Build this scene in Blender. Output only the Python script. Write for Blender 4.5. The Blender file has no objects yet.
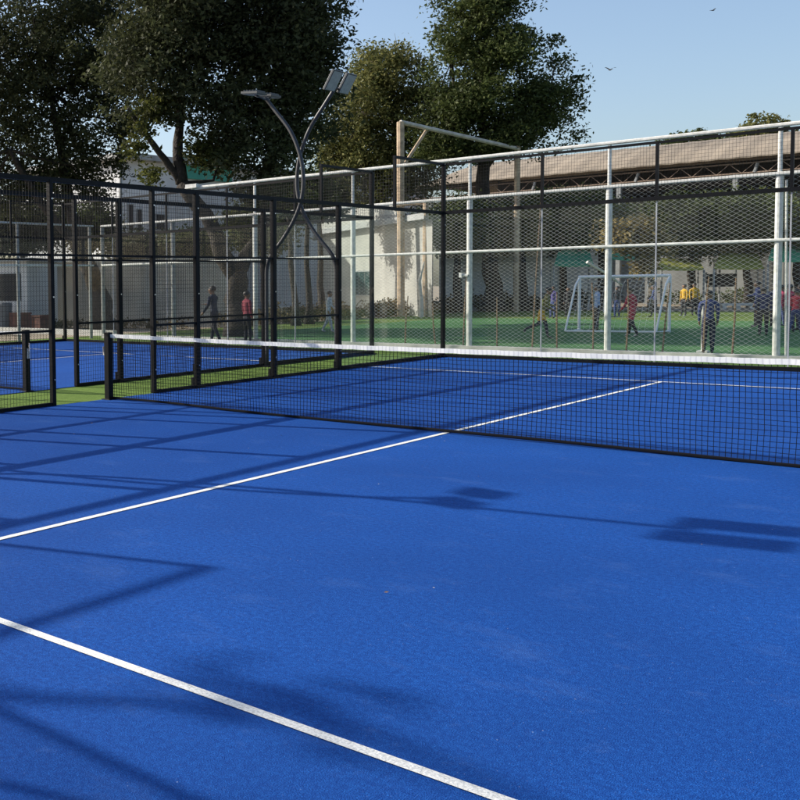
import bpy, bmesh, math, random
import numpy as np
from mathutils import Vector, Matrix
random.seed(7); rng = np.random.default_rng(11)
S = bpy.context.scene
COL = S.collection

# ------------------------------------------------------------------ camera model (measured from the court, metres)
CAM = np.array([9.84454387, -9.85778478, 1.57515142])
YAW, PITCH, ROLL, F, PX, PY = -0.810848066, -0.0533182090, -0.0155574336, 995.763526, 79.3262511, 340.370028
_f = np.array([math.sin(YAW)*math.cos(PITCH), math.cos(YAW)*math.cos(PITCH), math.sin(PITCH)])
_r = np.array([math.cos(YAW), -math.sin(YAW), 0.0]); _u = np.cross(_r, _f)
_c, _s = math.cos(ROLL), math.sin(ROLL)
RT, UP, FW = _c*_r + _s*_u, -_s*_r + _c*_u, _f

def ray(u, v):
    return (u-PX)/F*RT - (v-PY)/F*UP + FW
def at(u, v, d):                      # point at forward distance d
    return CAM + ray(u, v)*d
def ground(u, v, z=0.0):
    r = ray(u, v); return CAM + r*(z-CAM[2])/r[2]
def on_y(u, v, y):
    r = ray(u, v); return CAM + r*(y-CAM[1])/r[1]
def depth(p):
    return float((np.asarray(p)-CAM) @ FW)

# ------------------------------------------------------------------ materials
MATS = {}
def mat(name, col, rough=0.6, metal=0.0, noise=None, bump=None, spec=None):
    """noise=(scale, amount, detail) varies the colour; bump=(scale, strength, distance)"""
    if name in MATS: return MATS[name]
    m = bpy.data.materials.new(name); m.use_nodes = True
    nt = m.node_tree; b = nt.nodes['Principled BSDF']
    b.inputs['Base Color'].default_value = (*col, 1); b.inputs['Roughness'].default_value = rough
    b.inputs['Metallic'].default_value = metal
    if spec is not None: b.inputs['Specular IOR Level'].default_value = spec
    tc = nt.nodes.new('ShaderNodeTexCoord')
    if noise:
        n = nt.nodes.new('ShaderNodeTexNoise'); n.inputs['Scale'].default_value = noise[0]
        n.inputs['Detail'].default_value = noise[2] if len(noise) > 2 else 4
        nt.links.new(tc.outputs['Object'], n.inputs['Vector'])
        r = nt.nodes.new('ShaderNodeValToRGB')
        a = noise[1]
        r.color_ramp.elements[0].position = 0.3; r.color_ramp.elements[1].position = 0.7
        r.color_ramp.elements[0].color = (*[max(0, c*(1-a)) for c in col], 1)
        r.color_ramp.elements[1].color = (*[min(1, c*(1+a)) for c in col], 1)
        nt.links.new(n.outputs['Fac'], r.inputs['Fac']); nt.links.new(r.outputs['Color'], b.inputs['Base Color'])
    if bump:
        n2 = nt.nodes.new('ShaderNodeTexNoise'); n2.inputs['Scale'].default_value = bump[0]; n2.inputs['Detail'].default_value = 3
        nt.links.new(tc.outputs['Object'], n2.inputs['Vector'])
        bp = nt.nodes.new('ShaderNodeBump'); bp.inputs['Strength'].default_value = bump[1]; bp.inputs['Distance'].default_value = bump[2]
        nt.links.new(n2.outputs['Fac'], bp.inputs['Height']); nt.links.new(bp.outputs['Normal'], b.inputs['Normal'])
    MATS[name] = m
    return m

def turf(name, base, dark, pale, fine=170, smudge=0.22):
    m = bpy.data.materials.new(name); m.use_nodes = True
    nt = m.node_tree; N = nt.nodes; L = nt.links; b = N['Principled BSDF']
    b.inputs['Roughness'].default_value = 0.85; b.inputs['Specular IOR Level'].default_value = 0.12
    
    tc = N.new('ShaderNodeTexCoord')
    def noise(scale, detail, vec=None, rough=0.55):
        n = N.new('ShaderNodeTexNoise'); n.inputs['Scale'].default_value = scale; n.inputs['Detail'].default_value = detail
        n.inputs['Roughness'].default_value = rough
        L.new(vec or tc.outputs['Object'], n.inputs['Vector']); return n.outputs['Fac']
    def ramp(fac, p0, p1, c0=(0,0,0,1), c1=(1,1,1,1)):
        r = N.new('ShaderNodeValToRGB'); r.color_ramp.elements[0].position = p0; r.color_ramp.elements[1].position = p1
        r.color_ramp.elements[0].color = c0; r.color_ramp.elements[1].color = c1; L.new(fac, r.inputs['Fac']); return r.outputs['Color']
    def mix(fac, a, c):
        x = N.new('ShaderNodeMix'); x.data_type = 'RGBA'
        if isinstance(fac, float): x.inputs[0].default_value = fac
        else: L.new(fac, x.inputs[0])
        for s, i in ((a, 6), (c, 7)):
            if isinstance(s, tuple): x.inputs[i].default_value = (*s, 1)
            else: L.new(s, x.inputs[i])
        return x.outputs[2]
    big = ramp(noise(0.55, 5), 0.35, 0.68)
    c = mix(big, tuple(0.80*x for x in base), tuple(1.14*x for x in base))
    fib = ramp(noise(fine, 2, rough=0.7), 0.36, 0.62)
    c = mix(fib, dark, c)
    fib2 = ramp(noise(fine*.22, 5, rough=0.85), 0.41, 0.60)
    c2 = mix(0.8, c, dark); c = mix(fib2, c2, c)
    mp = N.new('ShaderNodeMapping'); mp.inputs['Rotation'].default_value = (0, 0, 0.7); mp.inputs['Scale'].default_value = (1.0, 1.8, 1)
    L.new(tc.outputs['Object'], mp.inputs['Vector'])
    sm = ramp(noise(1.7, 7, mp.outputs['Vector'], 0.65), 0.56, 0.82, (0,0,0,1), (smudge,)*3+(1,))
    c = mix(sm, c, pale)
    sd = ramp(noise(7.0, 6, None, 0.7), 0.60, 0.76, (0,0,0,1), (smudge*.9,)*3+(1,)); c = mix(sd, c, pale)
    spk = ramp(noise(95, 1), 0.735, 0.78, (0,0,0,1), (0.5,0.5,0.5,1))
    patch = ramp(noise(2.3, 3), 0.45, 0.65)
    mu = N.new('ShaderNodeMath'); mu.operation = 'MULTIPLY'; L.new(spk, mu.inputs[0]); L.new(patch, mu.inputs[1])
    c = mix(mu.outputs[0], c, (0.5, 0.55, 0.6))
    L.new(c, b.inputs['Base Color'])
    bp = N.new('ShaderNodeBump'); bp.inputs['Strength'].default_value = 0.55; bp.inputs['Distance'].default_value = 0.008
    L.new(noise(fine*1.1, 2), bp.inputs['Height']); L.new(bp.outputs['Normal'], b.inputs['Normal'])
    return m

M_BLUE = turf('blue_turf', (0.0145, 0.112, 0.425), (0.003, 0.037, 0.195), (0.10, 0.19, 0.42))
M_GREEN = turf('strip_turf', (0.20, 0.29, 0.065), (0.065, 0.12, 0.02), (0.24, 0.30, 0.09), 120, 0.5)
M_TEAL = turf('field_turf', (0.092, 0.20, 0.075), (0.05, 0.125, 0.045), (0.16, 0.23, 0.12), 60, 0.4)
M_VERGE = turf('verge_turf', (0.155, 0.215, 0.055), (0.085, 0.13, 0.03), (0.22, 0.25, 0.1), 50, 0.4)
M_SAND = mat('sandy_ground', (0.26, 0.21, 0.15), 0.95, noise=(0.8, 0.3, 6), bump=(30, 0.4, 0.02))
M_STEEL = mat('charcoal_paint', (0.0045, 0.005, 0.0065), 0.5, 0.0, noise=(9, 0.3), spec=0.13)
M_MAST = mat('grey_mast_paint', (0.034, 0.036, 0.04), 0.42, 0.0, noise=(9, 0.2), spec=0.4)
M_WIRE = mat('black_wire', (0.006, 0.0065, 0.008), 0.55, spec=0.2)
M_GALV = mat('whitewashed_pipe', (0.57, 0.57, 0.53), 0.55, 0.0, noise=(14, 0.18, 6), bump=(60, 0.2, 0.003))
M_LINKW = mat('galvanised_wire', (0.43, 0.44, 0.42), 0.45, 0.25)
M_LINKD = mat('dull_wire', (0.06, 0.062, 0.06), 0.6, 0.2)
M_NET = mat('net_cord', (0.006, 0.0065, 0.009), 0.85, spec=.1)
M_BARK = mat('dark_bark', (0.032, 0.026, 0.021), 0.95, noise=(9, 0.5, 6), bump=(14, 0.8, 0.05))
M_BARK2 = mat('pale_bark', (0.15, 0.125, 0.095), 0.95, noise=(9, 0.4, 6), bump=(14, 0.8, 0.04))
M_RUST = mat('weathered_tan_steel', (0.40, 0.30, 0.20), 0.7, 0.0, noise=(3.5, 0.4, 7), bump=(20, 0.2, 0.01))
M_TRUSS = mat('red_oxide_steel', (0.24, 0.175, 0.13), 0.75, noise=(4, 0.3, 5))
M_BAMBOO = mat('brown_bamboo', (0.17, 0.11, 0.062), 0.75, noise=(12, 0.35, 4))
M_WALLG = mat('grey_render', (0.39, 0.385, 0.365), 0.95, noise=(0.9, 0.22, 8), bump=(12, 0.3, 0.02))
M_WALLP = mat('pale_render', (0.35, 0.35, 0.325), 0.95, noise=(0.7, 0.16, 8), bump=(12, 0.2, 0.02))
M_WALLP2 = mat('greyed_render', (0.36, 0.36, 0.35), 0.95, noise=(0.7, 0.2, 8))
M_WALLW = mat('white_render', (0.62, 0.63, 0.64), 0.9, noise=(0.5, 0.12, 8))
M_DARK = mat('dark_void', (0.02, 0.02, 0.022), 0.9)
M_FASC = mat('grey_fascia', (0.30, 0.31, 0.31), 0.7, noise=(2, 0.2))
M_TEALP = mat('teal_sheet', (0.045, 0.30, 0.22), 0.6, noise=(1.5, 0.15))
M_CANG = mat('green_canvas', (0.05, 0.30, 0.16), 0.8, noise=(2, 0.2))
M_CANY = mat('olive_canvas', (0.27, 0.28, 0.045), 0.85, noise=(2, 0.25))
M_BRICK = mat('red_brick', (0.12, 0.05, 0.038), 0.9, noise=(8, 0.35))
M_GOAL = mat('goal_white', (0.74, 0.77, 0.80), 0.45)
M_PANEL = mat('lamp_lens', (0.27, 0.30, 0.29), 0.3, 0.0, noise=(18, 0.15))
M_ALU = mat('lamp_body', (0.05, 0.055, 0.06), 0.4, 0.3)
M_CHROME = mat('bright_metal', (0.6, 0.6, 0.62), 0.25, 0.9)
M_CONC = mat('pale_concrete', (0.46, 0.45, 0.42), 0.9, noise=(5, 0.2, 6), bump=(40, 0.3, 0.004))
M_GREYBIN = mat('grey_plastic', (0.10, 0.11, 0.13), 0.5)
M_BIRD = mat('bird_plumage', (0.02, 0.018, 0.016), 0.7)

def line_paint():
    m = bpy.data.materials.new('white_line_turf'); m.use_nodes = True
    nt = m.node_tree; N = nt.nodes; L = nt.links; b = N['Principled BSDF']; b.inputs['Roughness'].default_value = 0.9
    tc = N.new('ShaderNodeTexCoord')
    n = N.new('ShaderNodeTexNoise'); n.inputs['Scale'].default_value = 110; n.inputs['Detail'].default_value = 3
    L.new(tc.outputs['Object'], n.inputs['Vector'])
    r = N.new('ShaderNodeValToRGB'); r.color_ramp.elements[0].position = 0.3; r.color_ramp.elements[1].position = 0.6
    r.color_ramp.elements[0].color = (0.50, 0.50, 0.47, 1); r.color_ramp.elements[1].color = (0.80, 0.79, 0.74, 1)
    L.new(n.outputs['Fac'], r.inputs['Fac']); L.new(r.outputs['Color'], b.inputs['Base Color'])
    bp = N.new('ShaderNodeBump'); bp.inputs['Strength'].default_value = 0.5; bp.inputs['Distance'].default_value = 0.006
    L.new(n.outputs['Fac'], bp.inputs['Height']); L.new(bp.outputs['Normal'], b.inputs['Normal'])
    return m
M_LINE = line_paint()

def band_cloth():
    m = bpy.data.materials.new('white_net_band'); m.use_nodes = True
    nt = m.node_tree; N = nt.nodes; L = nt.links; b = N['Principled BSDF']; b.inputs['Roughness'].default_value = 0.8
    tc = N.new('ShaderNodeTexCoord'); w = N.new('ShaderNodeTexWave'); w.inputs['Scale'].default_value = 7.0; w.bands_direction = 'X'
    w.inputs['Distortion'].default_value = 2.5; w.inputs['Detail'].default_value = 3
    L.new(tc.outputs['Object'], w.inputs['Vector'])
    r = N.new('ShaderNodeValToRGB'); r.color_ramp.elements[0].position = 0.0; r.color_ramp.elements[1].position = 0.35
    r.color_ramp.elements[0].color = (0.62, 0.62, 0.62, 1); r.color_ramp.elements[1].color = (0.78, 0.78, 0.75, 1)
    L.new(w.outputs['Fac'], r.inputs['Fac']); L.new(r.outputs['Color'], b.inputs['Base Color'])
    return m
M_BAND = band_cloth()

def glass_mat():
    m = bpy.data.materials.new('court_glass'); m.use_nodes = True
    nt = m.node_tree; N = nt.nodes; L = nt.links; N.clear()
    o = N.new('ShaderNodeOutputMaterial'); t = N.new('ShaderNodeBsdfTransparent'); g = N.new('ShaderNodeBsdfGlossy')
    t.inputs['Color'].default_value = (0.975, 0.99, 0.982, 1); g.inputs['Roughness'].default_value = 0.02
    d = N.new('ShaderNodeBsdfDiffuse'); d.inputs['Color'].default_value = (0.6, 0.62, 0.6, 1)
    tc = N.new('ShaderNodeTexCoord'); n = N.new('ShaderNodeTexNoise'); n.inputs['Scale'].default_value = 1.1; n.inputs['Detail'].default_value = 6
    L.new(tc.outputs['Object'], n.inputs['Vector'])
    mr = N.new('ShaderNodeMapRange'); mr.inputs[1].default_value = 0.3; mr.inputs[2].default_value = 0.8
    mr.inputs[3].default_value = 0.001; mr.inputs[4].default_value = 0.010
    L.new(n.outputs['Fac'], mr.inputs[0])
    fr = N.new('ShaderNodeFresnel')
    ge = N.new('ShaderNodeNewGeometry'); io = N.new('ShaderNodeMapRange'); io.inputs[3].default_value = 1.22; io.inputs[4].default_value = 1/1.22
    L.new(ge.outputs['Backfacing'], io.inputs[0]); L.new(io.outputs[0], fr.inputs['IOR'])
    m0 = N.new('ShaderNodeMixShader'); L.new(mr.outputs[0], m0.inputs[0]); L.new(t.outputs[0], m0.inputs[1]); L.new(d.outputs[0], m0.inputs[2])
    mx = N.new('ShaderNodeMixShader'); L.new(fr.outputs[0], mx.inputs[0]); L.new(m0.outputs[0], mx.inputs[1]); L.new(g.outputs[0], mx.inputs[2])
    L.new(mx.outputs[0], o.inputs['Surface'])
    return m
M_GLASS = glass_mat()

def leaf_mat(name, dark, light, trans=0.35):
    m = bpy.data.materials.new(name); m.use_nodes = True
    nt = m.node_tree; N = nt.nodes; L = nt.links; N.clear()
    o = N.new('ShaderNodeOutputMaterial')
    geo = N.new('ShaderNodeNewGeometry')
    r = N.new('ShaderNodeValToRGB'); r.color_ramp.elements[0].color = (*dark, 1); r.color_ramp.elements[1].color = (*light, 1)
    L.new(geo.outputs['Random Per Island'], r.inputs['Fac'])
    tc = N.new('ShaderNodeTexCoord'); n = N.new('ShaderNodeTexNoise'); n.inputs['Scale'].default_value = 0.45; n.inputs['Detail'].default_value = 3
    L.new(tc.outputs['Object'], n.inputs['Vector'])
    hs = N.new('ShaderNodeHueSaturation')
    mr = N.new('ShaderNodeMapRange'); mr.inputs[1].default_value = 0.3; mr.inputs[2].default_value = 0.7; mr.inputs[3].default_value = 0.7; mr.inputs[4].default_value = 1.35
    L.new(n.outputs['Fac'], mr.inputs[0]); L.new(mr.outputs[0], hs.inputs['Value']); L.new(r.outputs['Color'], hs.inputs['Color'])
    d = N.new('ShaderNodeBsdfPrincipled'); d.inputs['Roughness'].default_value = 0.6; d.inputs['Specular IOR Level'].default_value = 0.14
    t = N.new('ShaderNodeBsdfTranslucent'); L.new(hs.outputs['Color'], d.inputs['Base Color']); L.new(hs.outputs['Color'], t.inputs['Color'])
    mx = N.new('ShaderNodeMixShader'); mx.inputs[0].default_value = trans
    L.new(d.outputs[0], mx.inputs[1]); L.new(t.outputs[0], mx.inputs[2]); L.new(mx.outputs[0], o.inputs['Surface'])
    return m
LEAF_DARK = leaf_mat('dark_leaves', (0.034, 0.042, 0.020), (0.066, 0.074, 0.033))
LEAF_MID = leaf_mat('green_leaves', (0.035, 0.052, 0.016), (0.09, 0.108, 0.034))
LEAF_LOW = leaf_mat('yellowing_leaves', (0.035, 0.045, 0.014), (0.10, 0.105, 0.028), .5)
LEAF_MIDB = leaf_mat('bright_green_leaves', (0.045, 0.065, 0.018), (0.12, 0.14, 0.042))  # a lighter green than the other green leaf set
LEAF_OLIVE = leaf_mat('olive_leaves', (0.065, 0.08, 0.026), (0.19, 0.18, 0.06))
LEAF_DRY = leaf_mat('dry_leaves', (0.15, 0.12, 0.045), (0.38, 0.29, 0.13))
LEAF_HEDGE = leaf_mat('scrub_leaves', (0.05, 0.05, 0.02), (0.16, 0.115, 0.05))

# ------------------------------------------------------------------ mesh collector
class MB:
    def __init__(s): s.v = []; s.f = []; s.m = []; s.cur = 0
    def quadbox(s, c8):
        i = len(s.v); s.v += [tuple(map(float, p)) for p in c8]
        for q in ((0,3,2,1),(4,5,6,7),(0,1,5,4),(1,2,6,5),(2,3,7,6),(3,0,4,7)):
            s.f.append(tuple(i+k for k in q)); s.m.append(s.cur)
    def box(s, x0, x1, y0, y1, z0, z1):
        s.quadbox([(x0,y0,z0),(x1,y0,z0),(x1,y1,z0),(x0,y1,z0),(x0,y0,z1),(x1,y0,z1),(x1,y1,z1),(x0,y1,z1)])
    def tube(s, pts, rad, n=6, caps=True):
        pts = [np.asarray(p, float) for p in pts]
        if not hasattr(rad, '__len__'): rad = [rad]*len(pts)
        i0 = len(s.v); ref = None
        for k, p in enumerate(pts):
            t = pts[min(k+1, len(pts)-1)] - pts[max(k-1, 0)]; t = t/(np.linalg.norm(t)+1e-9)
            if ref is None:
                ref = np.cross(t, (0, 0, 1) if abs(t[2]) < 0.9 else (1, 0, 0))
            a = ref - t*(ref@t); a /= (np.linalg.norm(a)+1e-9); ref = a; b = np.cross(t, a)
            for j in range(n):
                th = 2*math.pi*(j+0.5)/n
                s.v.append(tuple(p + rad[k]*(math.cos(th)*a + math.sin(th)*b)))
        for k in range(len(pts)-1):
            for j in range(n):
                a, b = i0+k*n+j, i0+k*n+(j+1) % n
                s.f.append((a, b, b+n, a+n)); s.m.append(s.cur)
        if caps:
            s.f.append(tuple(i0+j for j in reversed(range(n)))); s.m.append(s.cur)
            e = i0+(len(pts)-1)*n
            s.f.append(tuple(e+j for j in range(n))); s.m.append(s.cur)
    def wire(s, p, q, r): s.tube([p, q], r, 4, caps=False)
    def build(s, name, m, parent=None, smooth=False, bevel=0.0):
        me = bpy.data.meshes.new(name); me.from_pydata(s.v, [], s.f)
        ms = m if isinstance(m, (list, tuple)) else [m]
        for x in ms: me.materials.append(x)
        if len(ms) > 1: me.polygons.foreach_set('material_index', s.m)
        if smooth: me.polygons.foreach_set('use_smooth', [True]*len(me.polygons))
        me.update()
        o = bpy.data.objects.new(name, me); COL.objects.link(o)
        if parent:
            o.parent = parent
        if bevel:
            bv = o.modifiers.new('edge', 'BEVEL'); bv.width = bevel; bv.segments = 2; bv.limit_method = 'ANGLE'
        return o
def tag(o, label, cat, group=None):
    o['label'] = label; o['category'] = cat
    if group: o['group'] = group
    return o
def empty(name, loc=(0,0,0), rz=0.0):
    o = bpy.data.objects.new(name, None); COL.objects.link(o); o.location = tuple(map(float, loc)); o.rotation_euler.z = rz
    o.empty_display_size = 0.3
    return o
def structure(o, kind='structure'): o['kind'] = kind; return o
def copy_tree(o, parent=None):
    kids = list(o.children); c = o.copy(); COL.objects.link(c); c.parent = parent
    for k in kids: copy_tree(k, c)
    return c
def thing_mesh(mb, name, m, label, cat, group=None, **k):
    return tag(mb.build(name, m, **k), label, cat, group)

# ------------------------------------------------------------------ ground
def sheet(name, x0, x1, y0, y1, z, m, th=None):
    b = MB()
    if th: b.box(x0, x1, y0, y1, z-th, z)
    else:
        b.v = [(x0,y0,z),(x1,y0,z),(x1,y1,z),(x0,y1,z)]; b.f = [(0,1,2,3)]; b.m = [0]
    return structure(b.build(name, m))
sheet('ground', -260, 260, -260, 320, -0.030, M_SAND)
sheet('grass_strip', -13.3, 12.0, -12.5, 11.86, -0.010, M_GREEN)
sheet('padel_court', 0.0, 10, -10, 10, 0.0, M_BLUE)
sheet('padel_court', -11.65, -1.65, -10, 10, 0.0, M_BLUE)
sheet('playing_field', -10.2, 24, 12.14, 32.0, -0.008, M_TEAL)
sheet('field_verge', -13.4, 34, 12.1, 44.0, -0.016, M_VERGE)
lb = MB()
for ox in (0, -11.65):
    for y in (-6.95, 6.95):
        k0, k1 = (-.035, .052) if (y < 0 and ox == 0) else (0, 0)      # the near line was laid slightly askew
        lb.v += [(ox+.06, y+k0*2-.026, .004), (ox+9.94, y+k1-.026, .004), (ox+9.94, y+k1+.026, .004), (ox+.06, y+k0*2+.026, .004)]
    for (y0, y1) in ((-6.92, 6.92),):
        lb.v += [(ox+4.974, y0, .004), (ox+5.026, y0, .004), (ox+5.026, y1, .004), (ox+4.974, y1, .004)]
for i in range(0, len(lb.v), 4): lb.f.append((i, i+1, i+2, i+3)); lb.m.append(0)
structure(lb.build('court_markings', M_LINE))

b = MB()
for i in range(170):
    x, y = random.uniform(.3, 9.9), random.uniform(-9.5, 5); r = random.uniform(.003, .0085); a = random.uniform(0, 6.28)
    if i % 3 == 0: r *= 1.7
    d0 = np.array((math.cos(a), math.sin(a), 0))*r; d1 = np.array((-math.sin(a), math.cos(a), 0))*r*.4; p = np.array((x, y, .006+r*.2)); k = len(b.v); b.cur = 0 if i % 3 else 1
    b.v += [tuple(p-d0), tuple(p+d1+(0, 0, r*.3)), tuple(p+d0+(0, 0, r*.2)), tuple(p-d1)]; b.f.append((k, k+1, k+2, k+3)); b.m.append(b.cur)
structure(b.build('leaf_litter', [mat('pale_flake', (.45, .43, .38), .9), mat('dry_flake', (.16, .10, .05), .9)]), 'stuff')
# ------------------------------------------------------------------ padel cages
PW = 0.035
def mesh_rect(b, axis, a0, a1, z0, z1, off=0.0, sa=0.052, sz=0.062, r=0.0021):
    n = max(1, round((a1-a0)/sa)); k = max(1, round((z1-z0)/sz))
    P = (lambda a, z: (off, a, z)) if axis == 'y' else (lambda a, z: (a, off, z))
    for i in range(1, n):
        a = a0+(a1-a0)*i/n; b.wire(P(a, z0), P(a, z1), r)
    for j in range(1, k):
        z = z0+(z1-z0)*j/k; b.wire(P(a0, z), P(a1, z), r)

def make_side_fence():
    root = empty('court_side_fence')
    for y in (-10, -6, -4, -2, -1, 1, 2, 4, 6, 10):
        b = MB(); h = 4.0 if abs(y) == 10 else 3.0
        w = 0.045 if abs(y) in (2, 4, 6, 10) else 0.03
        b.box(-PW, PW, y-w, y+w, 0, h)
        if abs(y) in (2, 4, 6, 10): b.box(-PW-.07, PW+.05, y-w-.05, y+w+.05, 0.0, 0.012); b.box(-PW-.05, -PW, y-w-.003, y+w+.003, 0.012, .16)
        p = b.build('post', M_STEEL, root, bevel=.006)
        for z in (0.35, 1.45, 2.75):
            nb = MB(); nb.tube([(PW, y, z), (PW+.012, y, z)], .012, 8); nb.build('bolt', M_CHROME, p)
    for s in (-1, 1):
        b = MB(); b.box(-.025, .025, s*8-.025, s*8+.025, 3.03, 4.0); b.build('post', M_STEEL, root)
        b = MB(); b.box(-.026, .026, min(s*7.97, s*10), max(s*7.97, s*10), 3.975, 4.026); b.build('top_rail', M_STEEL, root)
        b = MB(); mesh_rect(b, 'y', min(s*8, s*10), max(s*8, s*10), 3.03, 3.97); b.build('mesh_panel', M_WIRE, root)
        b = MB(); b.box(-.036, .036, min(s*6.05, s*9.95), max(s*6.05, s*9.95), 0.0, 0.068); b.build('base_rail', M_STEEL, root)
        for a in (6, 8):
            b = MB(); b.box(-.006, .006, min(s*(a+.055), s*(a+1.99)), max(s*(a+.055), s*(a+1.99)), 0.068, 2.965); b.build('glass_pane', M_GLASS, root)
    b = MB(); b.box(-.03, .03, -9.95, 9.95, 2.967, 3.03); b.build('top_rail', M_STEEL, root)
    b = MB(); b.box(-.022, .022, -5.95, 5.95, 1.992, 2.022); b.build('middle_rail', M_STEEL, root)
    for s in (-1, 1):
        b = MB(); b.box(-.02, .02, min(s*1.03, s*5.95), max(s*1.03, s*5.95), 0.985, 1.018); b.build('middle_rail', M_STEEL, root)
        b = MB(); b.box(-.022, .022, min(s*1.03, s*5.95), max(s*1.03, s*5.95), 0.0, 0.045); b.build('base_rail', M_STEEL, root)
        for a, c in ((1, 2), (2, 4), (4, 6)):
            b = MB(); mesh_rect(b, 'y', min(s*a, s*c), max(s*a, s*c), 0.03, 2.97); b.build('mesh_panel', M_WIRE, root)
    b = MB(); mesh_rect(b, 'y', -1, 1, 2.02, 2.97); b.build('mesh_panel', M_WIRE, root)
    return root
SF = make_side_fence()
tag(SF, 'black mesh and glass side fence running along the near blue court, with an open doorway', 'fence')
f2 = copy_tree(SF); f2.location.x = -1.65
tag(f2, 'black mesh side fence of the neighbouring court, seen across the narrow green strip', 'fence')
f3 = copy_tree(SF); f3.location.x = -11.65
tag(f3, 'far black side fence of the neighbouring court, in front of the grey wall', 'fence')

def make_back_wall(n0, n1, y):
    root = empty('court_back_wall', (0, y, 0))
    for k in range(n0, n1):
        x = 2*k
        b = MB(); b.box(x+.012+(.05 if k == 0 else 0), x+1.988, -.006, .006, .066, 2.955); b.build('glass_pane', M_GLASS, root)
        b = MB(); mesh_rect(b, 'x', x+.02, x+1.98, 3.05, 3.97); b.build('mesh_panel', M_WIRE, root)
        if k > 0:
            b = MB(); b.box(x-.024, x+.024, -.025, .025, 3.036, 4.0); b.build('post', M_STEEL, root)
            b = MB(); b.box(x-.011, x+.011, -.0075, .0075, .066, 2.955); b.build('pane_joint', M_FASC, root)
    b = MB(); b.box(2*n0+.05, 2*n1, -.036, .036, 0, .066); b.build('base_rail', M_STEEL, root)
    b = MB(); b.box(2*n0+.05, 2*n1, -.036, .036, 2.966, 3.036); b.build('middle_rail', M_STEEL, root)
    b = MB(); b.box(2*n0+.05, 2*n1, -.022, .022, 3.972, 4.018); b.build('top_rail', M_STEEL, root)
    return root
BW = make_back_wall(0, 5, 10)
tag(BW, 'glass back wall with black mesh above it, at the far end of the near court', 'glass wall')
b2 = copy_tree(BW); b2.location.x = -11.65
tag(b2, 'glass back wall with mesh top closing the neighbouring court on the left', 'glass wall')
b3 = make_back_wall(0, 3, -10)
tag(b3, 'glass back wall with mesh top at the near end of the near court', 'glass wall')

# ------------------------------------------------------------------ nets
def make_net():
    root = empty('court_net')
    for x in (0.06, 9.94):
        b = MB(); b.box(x-.045, x+.045, -.045, .045, 0, .94); b.box(x-.08, x+.08, -.08, .08, 0, .012)
        p = b.build('post', M_STEEL, root, bevel=.008)
        c = MB(); sx = 1 if x > 5 else -1
        c.tube([(x+sx*.045, -.01, .62), (x+sx*.09, -.01, .62), (x+sx*.09, -.01, .74)], .009, 6); c.box(x+sx*.045-.012, x+sx*.045+.012, -.03, .03, .5, .66)
        c.build('crank', M_CHROME, p)
    def top(x): return .915 - .035*(1-((x-5)/4.9)**2)
    def sway(x, z): return 0.012*math.sin(x*1.9)+0.02*math.sin(x*.7+1.0)*(1-z/.9)
    nx = int(9.8/.045); xs = [0.1+9.8*i/nx for i in range(nx+1)]
    b = MB()
    for x in xs:
        pts = [(x+.006*math.sin(z*9+x*3), sway(x, z), z) for z in (0.02, .3, .6, top(x)-.03)]
        b.tube(pts, .0029, 4, caps=False)
    for j in range(1, 19):
        t = j/19
        b.tube([(x, sway(x, t*.86), 0.02+(top(x)-.045)*t+.004*math.sin(x*5+j)) for x in xs[::4]+[xs[-1]]], .0029, 4, caps=False)
    b.build('netting', M_NET, root)
    b = MB()
    pr = []
    for x in xs[::2]+[xs[-1]]:
        y = sway(x, .88)+random.uniform(-.003, .003); z = top(x)+random.uniform(-.0022, .0022)
        pr.append([(x, y-.009, z-.047), (x, y+.009, z-.047), (x, y+.011, z), (x, y-.011, z)])
    i0 = 0
    for q in pr: b.v += q
    for k in range(len(pr)-1):
        for j in range(4):
            a, c = k*4+j, k*4+(j+1) % 4
            b.f.append((a, c, c+4, a+4)); b.m.append(0)
    b.build('white_band', M_BAND, root)
    b = MB(); b.tube([(x, sway(x, 0)+.006*math.sin(x*2.3), .022+.008*math.sin(x*1.3+.5)) for x in xs[::3]+[xs[-1]]], .016, 6)
    b.build('bottom_band', M_NET, root)
    return root
NET = make_net(); tag(NET, 'black court net with white top band stretched across the near blue court', 'net')
n2 = copy_tree(NET); n2.location.x = -11.65
tag(n2, 'black court net with white band on the neighbouring court, cut by the left edge', 'net')

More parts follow.
